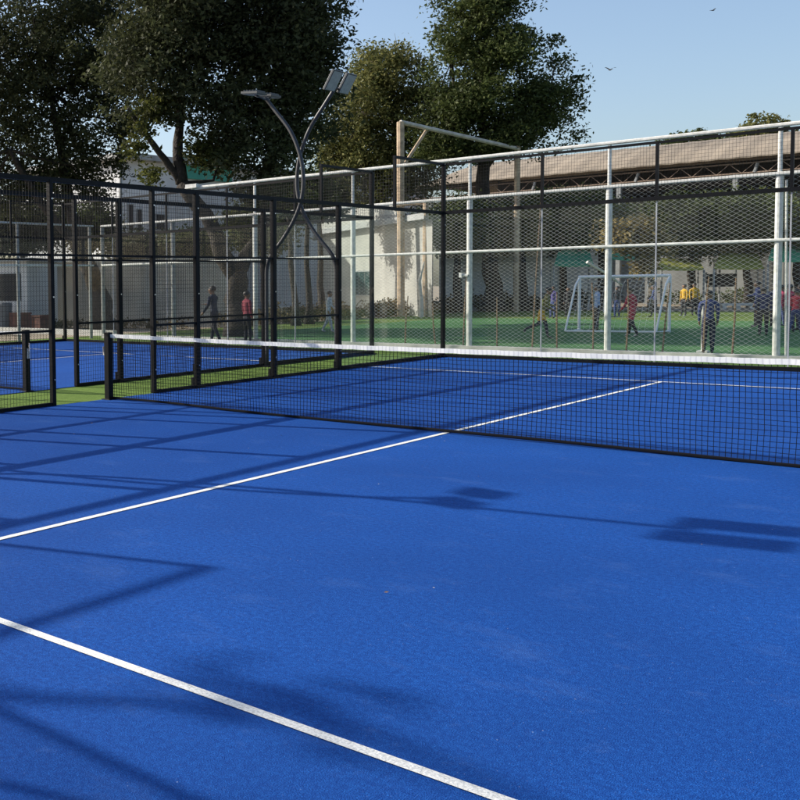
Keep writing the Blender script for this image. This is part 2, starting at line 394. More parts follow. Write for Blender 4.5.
# ------------------------------------------------------------------ floodlights on the strip between the courts
def make_lamp():
    root = empty('floodlight_mast', (-.8, 0, 0))
    H = 5.12
    for s in (1, -1):
        # curved tube: head at +s, bows to -s*.09 at the waist, foot at +s*.72
        pts = []
        ctrl = [(s*.74, 5.11), (s*.50, 4.82), (s*.18, 4.42), (-s*.02, 3.98), (-s*.10, 3.55), (-s*.06, 3.15), (s*.10, 2.78), (s*.36, 2.42), (s*.62, 2.13), (s*.72, 1.9), (s*.735, 1.5), (s*.735, 0.0)]
        P = [np.array(p) for p in ctrl]
        for i in range(len(P)-1):
            p0, p1, p2, p3 = P[max(i-1, 0)], P[i], P[i+1], P[min(i+2, len(P)-1)]
            for t in np.linspace(0, 1, 5)[:-1]:
                pts.append(.5*((2*p1)+(-p0+p2)*t+(2*p0-5*p1+4*p2-p3)*t*t+(-p0+3*p1-3*p2+p3)*t**3))
        pts.append(P[-1])
        b = MB(); b.tube([(p[0], s*.045, p[1]) for p in pts], .036, 10)
        b.build('curved_pole', M_MAST, root, smooth=True)
        b = MB(); b.box(s*.735-.09, s*.735+.09, s*.045-.09, s*.045+.09, -.008, .012); b.build('base_plate', M_STEEL, root)
        # cross bar and two panels, tilted to face their court
        tilt = math.radians(58 if s > 0 else 7)
        for q in (-1, 1):
            c = np.array((s*.84, s*.045+q*.225, 5.16))
            ax = np.array((s*math.cos(tilt), 0, math.sin(tilt))); ay = np.array((0, 1.0, 0)); nz = np.array((-s*math.sin(tilt), 0, math.cos(tilt)))
            def bx(l0, l1, w, t0, t1):
                return [c+ax*x+ay*y+nz*z for z in (t0, t1) for (x, y) in ((l0, -w), (l1, -w), (l1, w), (l0, w))]
            b = MB(); b.quadbox(bx(-.19, .19, .16, 0, .045))
            for k in range(5): b.quadbox(bx(-.15+k*.07, -.138+k*.07, .14, .045, .075))
            hd = b.build('lamp_head', M_ALU, root, bevel=.006)
            b = MB(); b.quadbox(bx(-.172, .172, .143, -.006, -.001)); b.build('lens', M_PANEL, hd)
            b = MB(); b.tube([(s*.70, s*.045, 5.06), (s*.78, s*.045+q*.225, 5.135), (s*.84, s*.045+q*.225, 5.175)], .018, 6); b.build('bracket', M_ALU, root)
    return root
lamp = make_lamp(); lamp.location.y = 5.98
tag(lamp, 'black floodlight mast of two crossed curved poles, rising above the far fence posts', 'floodlight')
l2 = copy_tree(lamp); l2.location.y = -5.98
tag(l2, 'black floodlight mast of two crossed curved poles, casting its shadow across the near court', 'floodlight')

# ------------------------------------------------------------------ white chain-link fence round the playing field
def link_mesh(b, axis, a0, a1, z0, z1, off, px=.130, pz=.080, r=.0036):
    slope = pz/px
    P = (lambda a, z, o: (off+o, a, z)) if axis == 'y' else (lambda a, z, o: (a, off+o, z))
    span = (z1-z0)/slope
    for sgn, o in ((1, .003), (-1, -.003)):
        a = a0-span if sgn > 0 else a0
        end = a1 if sgn > 0 else a1+span
        while a < end:
            # from (a,z0) going sgn
            t0, t1 = 0.0, span
            if sgn > 0: t0 = max(t0, a0-a); t1 = min(t1, a1-a)
            else: t0 = max(t0, a-a1); t1 = min(t1, a-a0)
            if t1 > t0: b.wire(P(a+sgn*t0, z0+slope*t0, o), P(a+sgn*t1, z0+slope*t1, o), r)
            a += px
FY = 12.0
fx = [-12.05, -9.17, -6.27, -3.32, -.37, 2.54, 5.43, 8.3, 11.2]
cl = empty('chain_link_fence', (0, FY, 0))
for x in fx:
    b = MB(); b.tube([(x, 0, -.03), (x, 0, 3.46)], .062, 12)
    if x > -9.0: b.tube([(x, 0, 3.46), (x, 0, 4.34)], .036, 10)
    b.build('post', MATS['whitewashed_pipe'] if x > -7 else mat('dull_grey_pipe', (0.24, 0.25, 0.24), 0.7, 0.0, noise=(10, .25, 5)), cl, smooth=False)
for z, r in ((3.44, .036), (2.235, .032)):
    b = MB(); b.tube([(fx[0], -.055, z), (fx[-1], -.055, z)], r, 8); b.build('rail', M_GALV, cl)
b = MB(); b.tube([(-8.66, -.02, 4.32), (fx[-1], -.02, 4.32)], .04, 8); b.build('top_rail', M_GALV, cl)
b = MB(); link_mesh(b, 'x', -3.3, fx[-1], .12, 3.42, .07, r=.0022); b.build('wire_mesh', M_LINKW, cl)
b = MB(); link_mesh(b, 'x', fx[0], -3.32, .12, 3.42, .07, r=.0017); b.build('wire_mesh', M_LINKD, cl)
b = MB(); mesh_rect(b, 'x', -9.1, -.5, 3.5, 4.28, .02, .075, .075, .0016); b.build('upper_mesh', M_LINKD, cl)
b = MB(); b.box(fx[0], fx[-1], -.1, .1, -.03, .12); b.build('kerb', M_CONC, cl)
b = MB(); b.tube([(-.52, -.07, 1.72), (-.37, -.07, 1.70)], .03, 6); b.box(-.56, -.50, -.12, -.04, 1.66, 1.77); b.build('latch', M_GALV, cl)
tag(cl, 'tall white pipe and wire diamond fence standing behind the glass back walls', 'fence')
M_DULL = mat('dull_grey_pipe', (0.24, 0.25, 0.24), 0.7, 0.0, noise=(10, .25, 5))  # darker grey pipe for the left posts and side fence
cs = empty('chain_link_fence', (-12.2, 0, 0))
for y in (11.6, 8.7, 5.8, 2.9, 0):
    b = MB(); b.tube([(0, y, -.03), (0, y, 3.46)], .05, 10); b.build('post', M_DULL, cs)
for z in (3.44, 2.235):
    b = MB(); b.tube([(.055, 11.7, z), (.055, 0, z)], .03, 8); b.build('rail', M_GALV, cs)
b = MB(); link_mesh(b, 'y', 0, 11.6, .05, 3.42, -.06, .105, .066, .0024); b.build('wire_mesh', M_LINKD, cs)
tag(cs, 'white pipe and wire fence returning along the far side of the neighbouring court', 'fence')
b = MB(); c = on_y(192, 186, 11.9); b.box(c[0]-.2, c[0]+.2, c[1]-.06, c[1]+.06, c[2]-.06, c[2]+.05); b.box(c[0]-.03, c[0]+.03, c[1]-.02, c[1]+.12, c[2]-.2, c[2]-.06)
thing_mesh(b, 'fixture_box', M_GALV, 'small white box fixed at the left end of the top fence rail', 'box')

# bamboo stakes leaning on the field side
stakes = [(463, 347, 467, 268, 'thin brown stake just left of the second tallest white post'),
          (497, 348, 497, 297, 'short upright brown stake between two white fence posts, over dark turf'),
          (532, 349, 541, 200, 'tallest brown stake, rising beside the running child'),
          (557, 349, 557, 292, 'short brown stake between the running child and the goal'),
          (593, 350, 592, 283, 'brown stake close left of the white post before the goal'),
          (626, 351, 628, 279, 'brown stake crossing the child in red'),
          (662, 352, 670, 283, 'brown stake leaning along the right goal post'),
          (703, 353, 709, 277, 'brown stake leaning in front of the child in navy tracksuit'),
          (732, 354, 736, 278, 'brown stake standing before the pale bench'),
          (405, 346, 408, 296, 'thin brown stake seen through the glass near the court corner'),
          (436, 346, 433, 303, 'brown stake close left of the court corner post')]
for (u0, v0, u1, v1, lab) in stakes:
    p = on_y(u0, v0, 12.4); p[2] = -.012; q = on_y(u1, v1, 12.3); m = (p+q)/2 + np.array((random.uniform(-.03, .03), 0, 0))
    b = MB(); b.tube([p, m, q], [.019, .017, .013], 6)
    for t in (.25, .5, .75): b.tube([p+(q-p)*t-(0, 0, .01), p+(q-p)*t+(0, 0, .01)], .022, 6)
    thing_mesh(b, 'bamboo_stake', M_BAMBOO, lab, 'stake', 'brown stakes behind the white fence')
b = MB(); p = ground(703, 352); b.tube([p, p+(0, 0, .95)], .04, 8); b.box(p[0]-.1, p[0]+.1, p[1]-.1, p[1]+.1, -.01, .03)
thing_mesh(b, 'short_post', M_GALV, 'short white post beside the child in navy tracksuit', 'post')
b = MB(); p = on_y(786, 352, 12.6); q = on_y(786.5, 180, 12.6); p[2] = -.01; b.tube([p, q], .02, 6)
thing_mesh(b, 'thin_pole', M_GALV, 'thin pale pole just right of the right-hand white fence post', 'pole')

# ------------------------------------------------------------------ football goal
g0 = ground(579, 331); g1 = ground(669, 332); gd = g1-g0; gd[2] = 0; gl = float(np.linalg.norm(gd)); gd /= gl
gt = float(on_y(581, 277, g0[1])[2]); bk = np.array((gd[1], -gd[0], 0.0)); bk = bk*.85 - gd*.32
G = empty('football_goal', tuple(g0))
X = lambda a, y, z: gd*a + bk*y + np.array((0, 0, z))
for s in (0, gl):
    b = MB(); b.tube([X(s, 0, -.005), X(s, 0, gt)], .045, 10); b.build('goal_post', M_GOAL, G)
    b = MB(); b.tube([X(s, 0, gt-.02), X(s, .25, gt-.25), X(s, .85, .03), X(s, 0, .03)], .03, 8); b.build('side_frame', M_GOAL, G)
b = MB(); b.tube([X(-.03, 0, gt), X(gl+.03, 0, gt)], .045, 10); b.build('crossbar', M_GOAL, G)
b = MB(); b.tube([X(0, .85, .03), X(gl, .85, .03)], .03, 8); b.build('ground_bar', M_GOAL, G)
b = MB()
for i in range(1, int(gl/.16)): b.tube([X(i*.16, .02, gt-.03), X(i*.16, .3, gt-.32), X(i*.16, .85, .05)], .0025, 4, caps=False)
for k in range(1, 12):
    t = k/12; b.wire(X(0, .05+.8*t, gt-.03-(gt-.08)*t), X(gl, .05+.8*t, gt-.03-(gt-.08)*t), .0025)
b.build('goal_net', M_GOAL, G)
tag(G, 'white tubular football goal with its back to the courts', 'goal')

# ------------------------------------------------------------------ walls and buildings
def wall_line(name, pts, h, t, m, label, cap=True):
    root = empty(name, (pts[0][0], pts[0][1], 0)); o = np.array((pts[0][0], pts[0][1], 0))
    for (a, c) in zip(pts[:-1], pts[1:]):
        a = np.array((*a, 0.))-o; c = np.array((*c, 0.))-o; d = (c-a)/np.linalg.norm(c-a); n = np.array((-d[1], d[0], 0))*t/2
        b = MB(); b.quadbox([a-n-(0, 0, .1), c-n-(0, 0, .1), c+n-(0, 0, .1), a+n-(0, 0, .1)]+[p+np.array((0, 0, h)) for p in (a-n, c-n, c+n, a+n)])
        b.build('wall_face', m, root)
        if cap:
            n2 = n*1.3; b = MB(); b.quadbox([p+np.array((0, 0, h+.002)) for p in (a-n2, c-n2, c+n2, a+n2)]+[p+np.array((0, 0, h+.09)) for p in (a-n2, c-n2, c+n2, a+n2)])
            b.build('coping', M_CONC, root)
            L = np.linalg.norm(c-a); k = int(L/3.2)
            for i in range(1, k):
                p = a+d*(L*i/k); q = n*1.35; e = d*.16
                b = MB(); b.quadbox([p-q-e-(0, 0, .1), p-q+e-(0, 0, .1), p+q+e-(0, 0, .1), p+q-e-(0, 0, .1)]+[x+np.array((0, 0, h-.02)) for x in (p-q-e, p-q+e, p+q+e, p+q-e)])
                b.build('pilaster', m, root)
    return tag(root, label, 'wall')
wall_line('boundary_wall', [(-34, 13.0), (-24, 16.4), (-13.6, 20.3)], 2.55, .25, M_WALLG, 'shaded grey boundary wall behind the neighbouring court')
wall_line('boundary_wall', [(-15.5, 41), (-11.2, 52)], 3.6, .25, M_WALLW, 'grey boundary wall behind the leaning dark trunk')
wall_line('boundary_wall', [(-11, 59), (20, 63)], 3.2, .25, M_WALLP2, 'pale boundary wall at the far end of the field behind the yellow shirts')
# low pale kerb before the left wall
b = MB(); b.box(-30, -12.6, 13.0, 13.18, -.03, .16)
thing_mesh(b, 'low_kerb', M_CONC, 'low pale kerb running along the back of the neighbouring court', 'kerb')

def facing_box(o, d, L, W, z0, z1, back=None):
    """box: starts at o, runs L along d, W to the far side"""
    n = np.array((-d[1], d[0], 0.0)) if back is None else back
    if n @ FW < 0: n = -n
    return [o+(0, 0, z0), o+d*L+(0, 0, z0), o+d*L+n*W+(0, 0, z0), o+n*W+(0, 0, z0), o+(0, 0, z1), o+d*L+(0, 0, z1), o+d*L+n*W+(0, 0, z1), o+n*W+(0, 0, z1)], n

# pale building with tinted window
o = at(432, 318, 45); o[2] = 0; d = np.array((-.81, .59, 0)); d /= np.linalg.norm(d)
PB = empty('pale_building', tuple(o)); Z = np.zeros(3)
hh = float(at(394, 222, depth(o+d*1.6))[2])
bk_dir = np.array((o[0]-CAM[0], o[1]-CAM[1], 0)); bk_dir /= np.linalg.norm(bk_dir); bk_dir = np.array((bk_dir[0]-.12*bk_dir[1], bk_dir[1]+.12*bk_dir[0], 0))
nn = np.array((-d[1], d[0], 0.0)); nn = nn if nn @ FW > 0 else -nn
bx8, _ = facing_box(Z, d, 13, 7, -.1, hh, bk_dir); b = MB(); b.quadbox(bx8); b.build('wall', M_WALLP, PB)
bx8, _ = facing_box(-d*.1-nn*.45, d, 13.5, 7.9, hh+.002, hh+.28, bk_dir); b = MB(); b.quadbox(bx8); b.build('roof', M_FASC, PB)
bx8, _ = facing_box(d*3.2-nn*.2, d, 10, 7.4, hh+.282, hh+1.1, bk_dir); b = MB(); b.quadbox(bx8); b.build('parapet', M_WALLP, PB)
def face_hit(u, v, o, d):
    n = np.array((-d[1], d[0], 0.0)); r = ray(u, v); t = ((o-CAM)@n)/(r@n); return CAM+r*t
def window(parent, o, d, nn, ua, va, ub, vb, m_pane, m_frame, slots=3):
    A = face_hit(ua, va, o, d)-o; B = face_hit(ub, vb, o, d)-o
    s0, s1 = sorted((A@d, B@d)); z0, z1 = sorted((A[2], B[2]))
    b = MB(); bx8, _ = facing_box(d*s0-nn*.05, d, s1-s0, .053, z0, z1); b.quadbox(bx8)
    w = b.build('window', m_frame, parent)
    k = (s1-s0-.1)/slots
    b = MB()
    for i in range(slots):
        bx8, _ = facing_box(d*(s0+.05+i*k+.03)-nn*.062, d, k-.06, .01, z0+.07, z1-.07); b.quadbox(bx8)
    b.build('pane', m_pane, w)
    return w
M_PANE = mat('tinted_pane', (0.02, 0.05, 0.048), 0.15, spec=0.6)
window(PB, o, d, nn, 354, 296, 372, 270, M_PANE, M_FASC, 3)
tag(PB, 'pale rendered building with one tinted window, seen through the court glass', 'building')

# white building behind the big tree
o = at(122, 285, 58); o[2] = 0; d = np.array((0.04, 1.0, 0)); d /= np.linalg.norm(d)
WB = empty('white_building', tuple(o))
hw = float(at(122, 160, depth(o))[2])
n_out = np.array((1.0, -.04, 0)); n_out /= np.linalg.norm(n_out)
def sidebox(s0, s1, w0, w1, z0, z1):
    return [d*s+(-n_out)*w+np.array((0, 0, z)) for z in (z0, z1) for (s, w) in ((s0, w0), (s1, w0), (s1, w1), (s0, w1))]
b = MB(); b.quadbox(sidebox(0, 34, 0, 10, -.1, hw)); b.build('wall', M_WALLW, WB)
b = MB(); b.quadbox(sidebox(-.5, 34.5, -.6, 10.5, hw+.003, hw+.32)); b.build('roof', M_FASC, WB)
def side_rect(u0, v0, u1, v1, w, m, name, parent):
    A = face_hit(u0, v0, o, d)-o; B = face_hit(u1, v1, o, d)-o
    s0, s1 = sorted((A@d, B@d)); z0, z1 = sorted((A[2], B[2]))
    b = MB(); b.quadbox(sidebox(s0, s1, w, .02, z0, z1)); return b.build(name, m, parent)
side_rect(178, 178, 229, 160, -.25, M_TEALP, 'teal_panel', WB)
for (u0, v0, u1, v1) in ((127.5, 231, 132.5, 204), (136.5, 232, 141, 209), (155, 230, 164, 214), (208, 232, 214, 216)):
    w = side_rect(u0, v0, u1, v1, -.08, M_FASC, 'window', WB)
    A = .3; side_rect(u0+.6, v0-1, u1-.6, v1+1, -.1, M_DARK, 'pane', w)
tag(WB, 'white flat-roofed building with a teal panel, behind the tall forked tree', 'building')

b = MB(); p = at(121, 320, 44); p[2] = -.03; b.tube([p, at(120.5, 116, 44)], [.09, .06], 8)
thing_mesh(b, 'utility_pole', M_FASC, 'thin grey pole standing in front of the white building', 'pole')
# low shelter at far left with a dark opening
o2 = at(-14, 322, 38); o2[2] = 0
SH = empty('low_shelter', tuple(o2)); dx = np.array((.9, .43, 0)); dx /= np.linalg.norm(dx)
top = float(at(10, 262, 38)[2])
bx8, n3 = facing_box(Z, dx, 1.75, 3, -.05, top); b = MB(); b.quadbox(bx8); b.build('wall', M_WALLW, SH)
bx8, _ = facing_box(-dx*.2-n3*.3, dx, 2.2, 3.6, top+.002, top+.12); b = MB(); b.quadbox(bx8); b.build('roof', M_FASC, SH)
bx8, _ = facing_box(dx*.3-n3*.012, dx, 1.2, .02, 1.1, top-.45); b = MB(); b.quadbox(bx8); b.build('opening', M_DARK, SH)  # dark sheet on the solid wall, painting the shade inside an opening
tag(SH, 'low pale shelter with a dark opening at the left edge', 'shelter')
for (u, v, w, h, lab) in ((19, 331, .8, .62, 'wider low red brick planter behind the left net post'), (41, 330, .5, .5, 'smaller low red brick planter beside the tall corner post')):
    p = ground(u, v); b = MB(); b.box(p[0]-w/2, p[0]+w/2, p[1]-.25, p[1]+.25, -.03, h); b.box(p[0]-w/2-.03, p[0]+w/2+.03, p[1]-.28, p[1]+.28, h+.002, h+.06)
    thing_mesh(b, 'brick_planter', M_BRICK, lab, 'planter', 'brick planters')
# grey bin
p = ground(4, 331); b = MB(); b.tube([p+(0, 0, -.02), p+(0, 0, 1.0), p+(0, 0, 1.05)], [.26, .33, .3], 14); b.box(p[0]-.08, p[0]+.08, p[1]-.35, p[1]-.3, .75, .8)
thing_mesh(b, 'waste_bin', M_GREYBIN, 'dark grey bin standing by the low shelter at the left edge', 'bin')

# ------------------------------------------------------------------ long shed with barrel roof and lattice truss
Y0 = 57.0
eL = on_y(441, 187.5, Y0); eR = on_y(800, 158.5, Y0); ez = float((eL[2]+eR[2])/2)
x0, x1 = float(eL[0])-2.6, 17.0
SHD = empty('open_shed', (x0, Y0, 0)); Ls = x1-x0
rz = float(on_y(640, 150, Y0+8)[2])
b = MB(); NS = 10; NC = int(Ls/.5)
tp_ = lambda k: 1-.75*max(0, 1-(Ls*k/NC)/3.6)**2
prof = [(16*i/NS, ez + (rz-ez)*math.sin(math.pi*(.02+.96*i/NS))**.8 + .02) for i in range(NS+1)]
for k in range(NC+1):
    for (py_, pz_) in prof:
        b.v.append((Ls*k/NC, py_-.4, ez+(pz_-ez)*tp_(k)+(.03 if k % 2 else 0)))
for k in range(NC+1):
    for (py_, pz_) in prof:
        b.v.append((Ls*k/NC, py_-.4, ez+(pz_-ez)*tp_(k)-.07+(.03 if k % 2 else 0)))
w = NS+1; T = (NC+1)*w
for k in range(NC):
    for i in range(NS):
        a = k*w+i; b.f.append((a, a+w, a+w+1, a+1)); b.m.append(0); b.f.append((T+a, T+a+1, T+a+w+1, T+a+w)); b.m.append(0)
    a = k*w; b.f.append((a, T+a, T+a+w, a+w)); b.m.append(0)
for i in range(NS):
    b.f.append((i, i+1, T+i+1, T+i)); b.m.append(0); a = NC*w+i; b.f.append((a, T+a, T+a+1, a+1)); b.m.append(0)
M_ROOF = mat('weathered_sheet_roof', (0.25, 0.207, 0.155), 0.85, noise=(.35, .3, 8), bump=(6, .2, .02))
b.build('roof', M_ROOF, SHD)
th = .62
b = MB(); b.tube([(0, 0, ez-.06), (Ls, 0, ez-.06)], .05, 6); b.tube([(0, 0, ez-th), (Ls, 0, ez-th)], .045, 6)
n = int(Ls/.62)
for i in range(n):
    xa, xb = Ls*i/n, Ls*(i+1)/n
    b.tube([(xa, 0, ez-th if i % 2 else ez-.06), (xb, 0, ez-.06 if i % 2 else ez-th)], .024, 5)
b.build('truss', M_TRUSS, SHD)
ncol = 7
for i in range(ncol):
    x = Ls*(i+.3)/ncol; b = MB(); b.box(x-.12, x+.12, -.13, .13, -.03, ez-th-.06); b.tube([(x+.9, 0.02, ez-th), (x+1.05, .02, ez-.1)], .09, 6)
    b.build('column', M_FASC, SHD)
b = MB(); b.box(1.5, Ls, 11.6, 11.8, -.03, ez+(rz-ez)*.55); b.build('added_back_wall', M_WALLG, SHD)  # wall added to block the sky and darken the shed interior
b = MB(); b.box(0, Ls, .6, 11.5, ez-1.0, ez-.9); b.build('shade_slab', M_DARK, SHD)  # dark slab added under the roof as painted interior shade
tag(SHD, 'long open shed with grey barrel roof and reddish lattice truss behind the field', 'shed')

# tan steel frame of posts and a beam
FR = at(401, 318, 46.5); FR[2] = 0
SFm = empty('steel_frame', tuple(FR))
def L3(u, v, dd): return at(u, v, dd)-FR
b = MB(); tp = L3(400.5, 122, 46.5); b.tube([(0, 0, -.03), tp], .17, 8); b.build('post', M_RUST, SFm)
p2 = L3(425, 318, 45.5); p2[2] = -.03; b = MB(); b.tube([p2, L3(426, 202, 45.5)], .13, 8); b.build('post', M_RUST, SFm)
p3 = L3(516, 310, 50); p3[2] = -.03; b = MB(); b.tube([p3, L3(517.5, 146, 50)], .14, 8); b.build('post', M_RUST, SFm)
b = MB(); b.tube([tp, L3(519, 149, 50)], .10, 8); b.build('beam', mat('pale_beam', (.46, .43, .38), .7, noise=(3, .25)), SFm)
b = MB(); b.tube([L3(427, 129.5, 47.4), L3(402, 168, 46.6)], .08, 8); b.build('brace', M_RUST, SFm)
b = MB(); b.tube([L3(396, 205, 46.4), L3(428, 202, 45.5)], .10, 8); b.build('crossbar', M_RUST, SFm)
tag(SFm, 'tall tan steel frame of three posts joined by a sloping beam, before the trees', 'frame')
b = MB(); p = at(421, 316, 45.0); p[2] = -.03; q = at(419, 282, 45.0); b.tube([p, (p+q)/2+(.05, 0, 0), q], [.12, .1, .09], 8); b.tube([q, at(424, 262, 45)], [.09, .04], 6)
thing_mesh(b, 'bare_trunk', mat('whitewashed_trunk', (.52, .48, .42), .9, noise=(6, .25)), 'short whitewashed trunk under the shorter tan post', 'trunk')

# canopies, banner, bench
def canopy(us, vs, dd, sag, m, label, posts=True):
    (ua, ub), (va, vb) = us, vs
    A = at(ua, vb, dd); B = at(ub, vb, dd); C = at(ub-(ub-ua)*.12, va, dd+2.4); D = at(ua+(ub-ua)*.12, va, dd+2.4)
    o = (A+B)/2; o[2] = 0; root = empty('fabric_canopy', tuple(o)); nx, ny = 8, 4
    b = MB()
    for s in (0, .05):
        for j in range(ny+1):
            for i in range(nx+1):
                t, w = i/nx, j/ny; p = (A*(1-t)+B*t)*(1-w)+(D*(1-t)+C*t)*w - o; p = p-np.array((0, 0, sag*math.sin(math.pi*t)*math.sin(math.pi*(.15+.85*w))+s)); b.v.append(tuple(p))
    k = (nx+1)*(ny+1)
    for j in range(ny):
        for i in range(nx):
            a = j*(nx+1)+i; b.f.append((a, a+1, a+nx+2, a+nx+1)); b.m.append(0); b.f.append((k+a, k+a+nx+1, k+a+nx+2, k+a+1)); b.m.append(0)
    for i in range(nx): b.f.append((i, k+i, k+i+1, i+1)); b.m.append(0)
    b.build('canvas', m, root)
    for P in (A, B, C, D):
        q = P-o; b = MB(); b.tube([(q[0], q[1], -.03), q-np.array((0, 0, .03))], .05, 6); b.build('pole', M_FASC, root)
    return tag(root, label, 'canopy', 'fabric canopies by the field')
canopy((554, 594), (250, 265), 49.5, .12, M_CANG, 'bright green canopy left of the white post before the goal')
canopy((606, 655), (243, 258), 51, .2, M_CANG, 'wider dull green canopy right of the white post before the goal')
canopy((656, 704), (258, 269), 53, .1, M_CANY, 'low olive canopy above the yellow shirts')
canopy((714, 764), (253, 268), 52.5, .1, M_CANY, 'steeper olive canopy above the dark banner')
canopy((768, 815), (243, 260), 52, .15, M_CANG, 'green canopy cut by the right edge')
# dark banner on its two poles
A = at(707, 287, 54); B = at(737, 286.5, 54); C = at(737, 273.5, 54); D = at(707, 274, 54); nb = np.array((FW[0], FW[1], 0)); nb /= np.linalg.norm(nb)
BN = empty('dark_banner', (A[0], A[1], 0)); o = np.array((A[0], A[1], 0))
b = MB(); b.quadbox([A-o, B-o, B-o+nb*.05, A-o+nb*.05, D-o, C-o, C-o+nb*.05, D-o+nb*.05]); b.build('board', M_DARK, BN)
for P in (A, B):
    b = MB(); q = P-o+nb*.1; b.tube([(q[0], q[1], -.03), (q[0], q[1], D[2]+.1)], .05, 6); b.build('pole', M_FASC, BN)
tag(BN, 'dark banner board hung on two poles behind the field', 'banner')
A = ground(722, 309); B = ground(755, 308.5); dd_ = (B-A)/np.linalg.norm(B-A); w = np.array((-dd_[1], dd_[0], 0))*.35
hz = float(at(722, 303.5, depth(A))[2])
BE = empty('long_bench', tuple(A)); Lb = np.linalg.norm(B-A)
b = MB(); b.quadbox([Z+(0, 0, hz-.12), dd_*Lb+(0, 0, hz-.12), dd_*Lb+w+(0, 0, hz-.12), w+(0, 0, hz-.12), Z+(0, 0, hz), dd_*Lb+(0, 0, hz), dd_*Lb+w+(0, 0, hz), w+(0, 0, hz)]); b.build('seat', M_CONC, BE)
for t in (.08, .5, .92):
    p = dd_*Lb*t; b = MB(); b.quadbox([p-dd_*.1+(0, 0, -.03), p+dd_*.1+(0, 0, -.03), p+dd_*.1+w+(0, 0, -.03), p-dd_*.1+w+(0, 0, -.03), p-dd_*.1+(0, 0, hz-.122), p+dd_*.1+(0, 0, hz-.122), p+dd_*.1+w+(0, 0, hz-.122), p-dd_*.1+w+(0, 0, hz-.122)]); b.build('leg', M_CONC, BE)
tag(BE, 'long pale concrete bench at the far side of the field', 'bench')
b = MB(); p = at(587, 262, 47); q = at(622, 285, 47.5); r2 = at(623, 306, 47.5); r2[2] = -.03
b.tube([p, p*.5+q*.5+(0, 0, .05), q], [.075, .065, .04], 8); b.tube([p*.45+q*.55, at(604, 308, 47.2)*(1, 1, 0)+(0, 0, -.03)], .05, 6)
thing_mesh(b, 'fallen_pole', M_GALV, 'white slanting pole propped above the goal', 'pole')

# ------------------------------------------------------------------ trees
def leaves(name, blobs, n, size, m, parent, origin, clump=.55, per=42, flat=.0, hang=0.0):
    """blobs: (centre, radii(3)); leaves gathered in clumps lying mostly in the outer part of each blob"""
    vol = np.array([r[0]*r[1]*r[2] for _, r in blobs])**.75; vol /= vol.sum()
    nc = max(1, n//per)
    which = rng.choice(len(blobs), nc, p=vol)
    dirs = rng.normal(size=(nc, 3)); dirs /= np.linalg.norm(dirs, axis=1)[:, None]
    rad = (rng.random(nc)**.45*np.where(rng.random(nc) < .30, 1.0+.5*rng.random(nc), 1.0))[:, None]
    C0 = np.array([b_[0] for b_ in blobs])[which]; R0 = np.array([b_[1] for b_ in blobs])[which]
    cc = C0 + dirs*rad*R0
    idx = np.repeat(np.arange(nc), per); N = len(idx)
    cs = clump*(.5+rng.random(nc)*.9)
    off = np.clip(rng.normal(size=(N, 3)), -1.5, 1.5)*.5; off[:, 2] *= .62
    p = cc[idx] + off*cs[idx][:, None]
    p[:, 2] -= hang*rng.random(N)
    a = rng.normal(size=(N, 3)); a[:, 2] *= .75; a /= np.linalg.norm(a, axis=1)[:, None]
    t = rng.normal(size=(N, 3)); t -= a*(t*a).sum(1)[:, None]; t /= np.linalg.norm(t, axis=1)[:, None]
    s = size*(.6+.8*rng.random(N))[:, None]
    V = np.empty((N, 4, 3)); V[:, 0] = p - a*s*.5; V[:, 1] = p + t*s*.24; V[:, 2] = p + a*s*.5; V[:, 3] = p - t*s*.24
    V = (V - np.asarray(origin)).reshape(-1, 3)
    me = bpy.data.meshes.new(name); me.vertices.add(N*4); me.vertices.foreach_set('co', V.ravel().astype(np.float32))
    me.loops.add(N*4); me.loops.foreach_set('vertex_index', np.arange(N*4, dtype=np.int32))
    me.polygons.add(N); me.polygons.foreach_set('loop_start', np.arange(0, N*4, 4, dtype=np.int32))
    me.materials.append(m); me.update(calc_edges=True); me.validate()
    o = bpy.data.objects.new(name, me); COL.objects.link(o); o.parent = parent
    return o
def px_blobs(lst, d, spread=.9, k=3):
    """lst: (u, v, ru, rv) in picture pixels at forward distance d; each becomes k lobes spread in depth"""
    out = []
    for (u, v, ru, rv) in lst:
        for j in range(k):
            dd = d + (ru*d/F)*spread*(2*(j+.5)/k-1 if k > 1 else 0) + random.uniform(-.3, .3)
            c = at(u+random.uniform(-.15, .15)*ru, v+random.uniform(-.15, .15)*rv, dd)
            q = 1 if k == 1 else (1.0 if j == k//2 else .82)
            out.append((c, (ru*d/F*q, ru*d/F*q*.8, rv*d/F*q)))
    return out
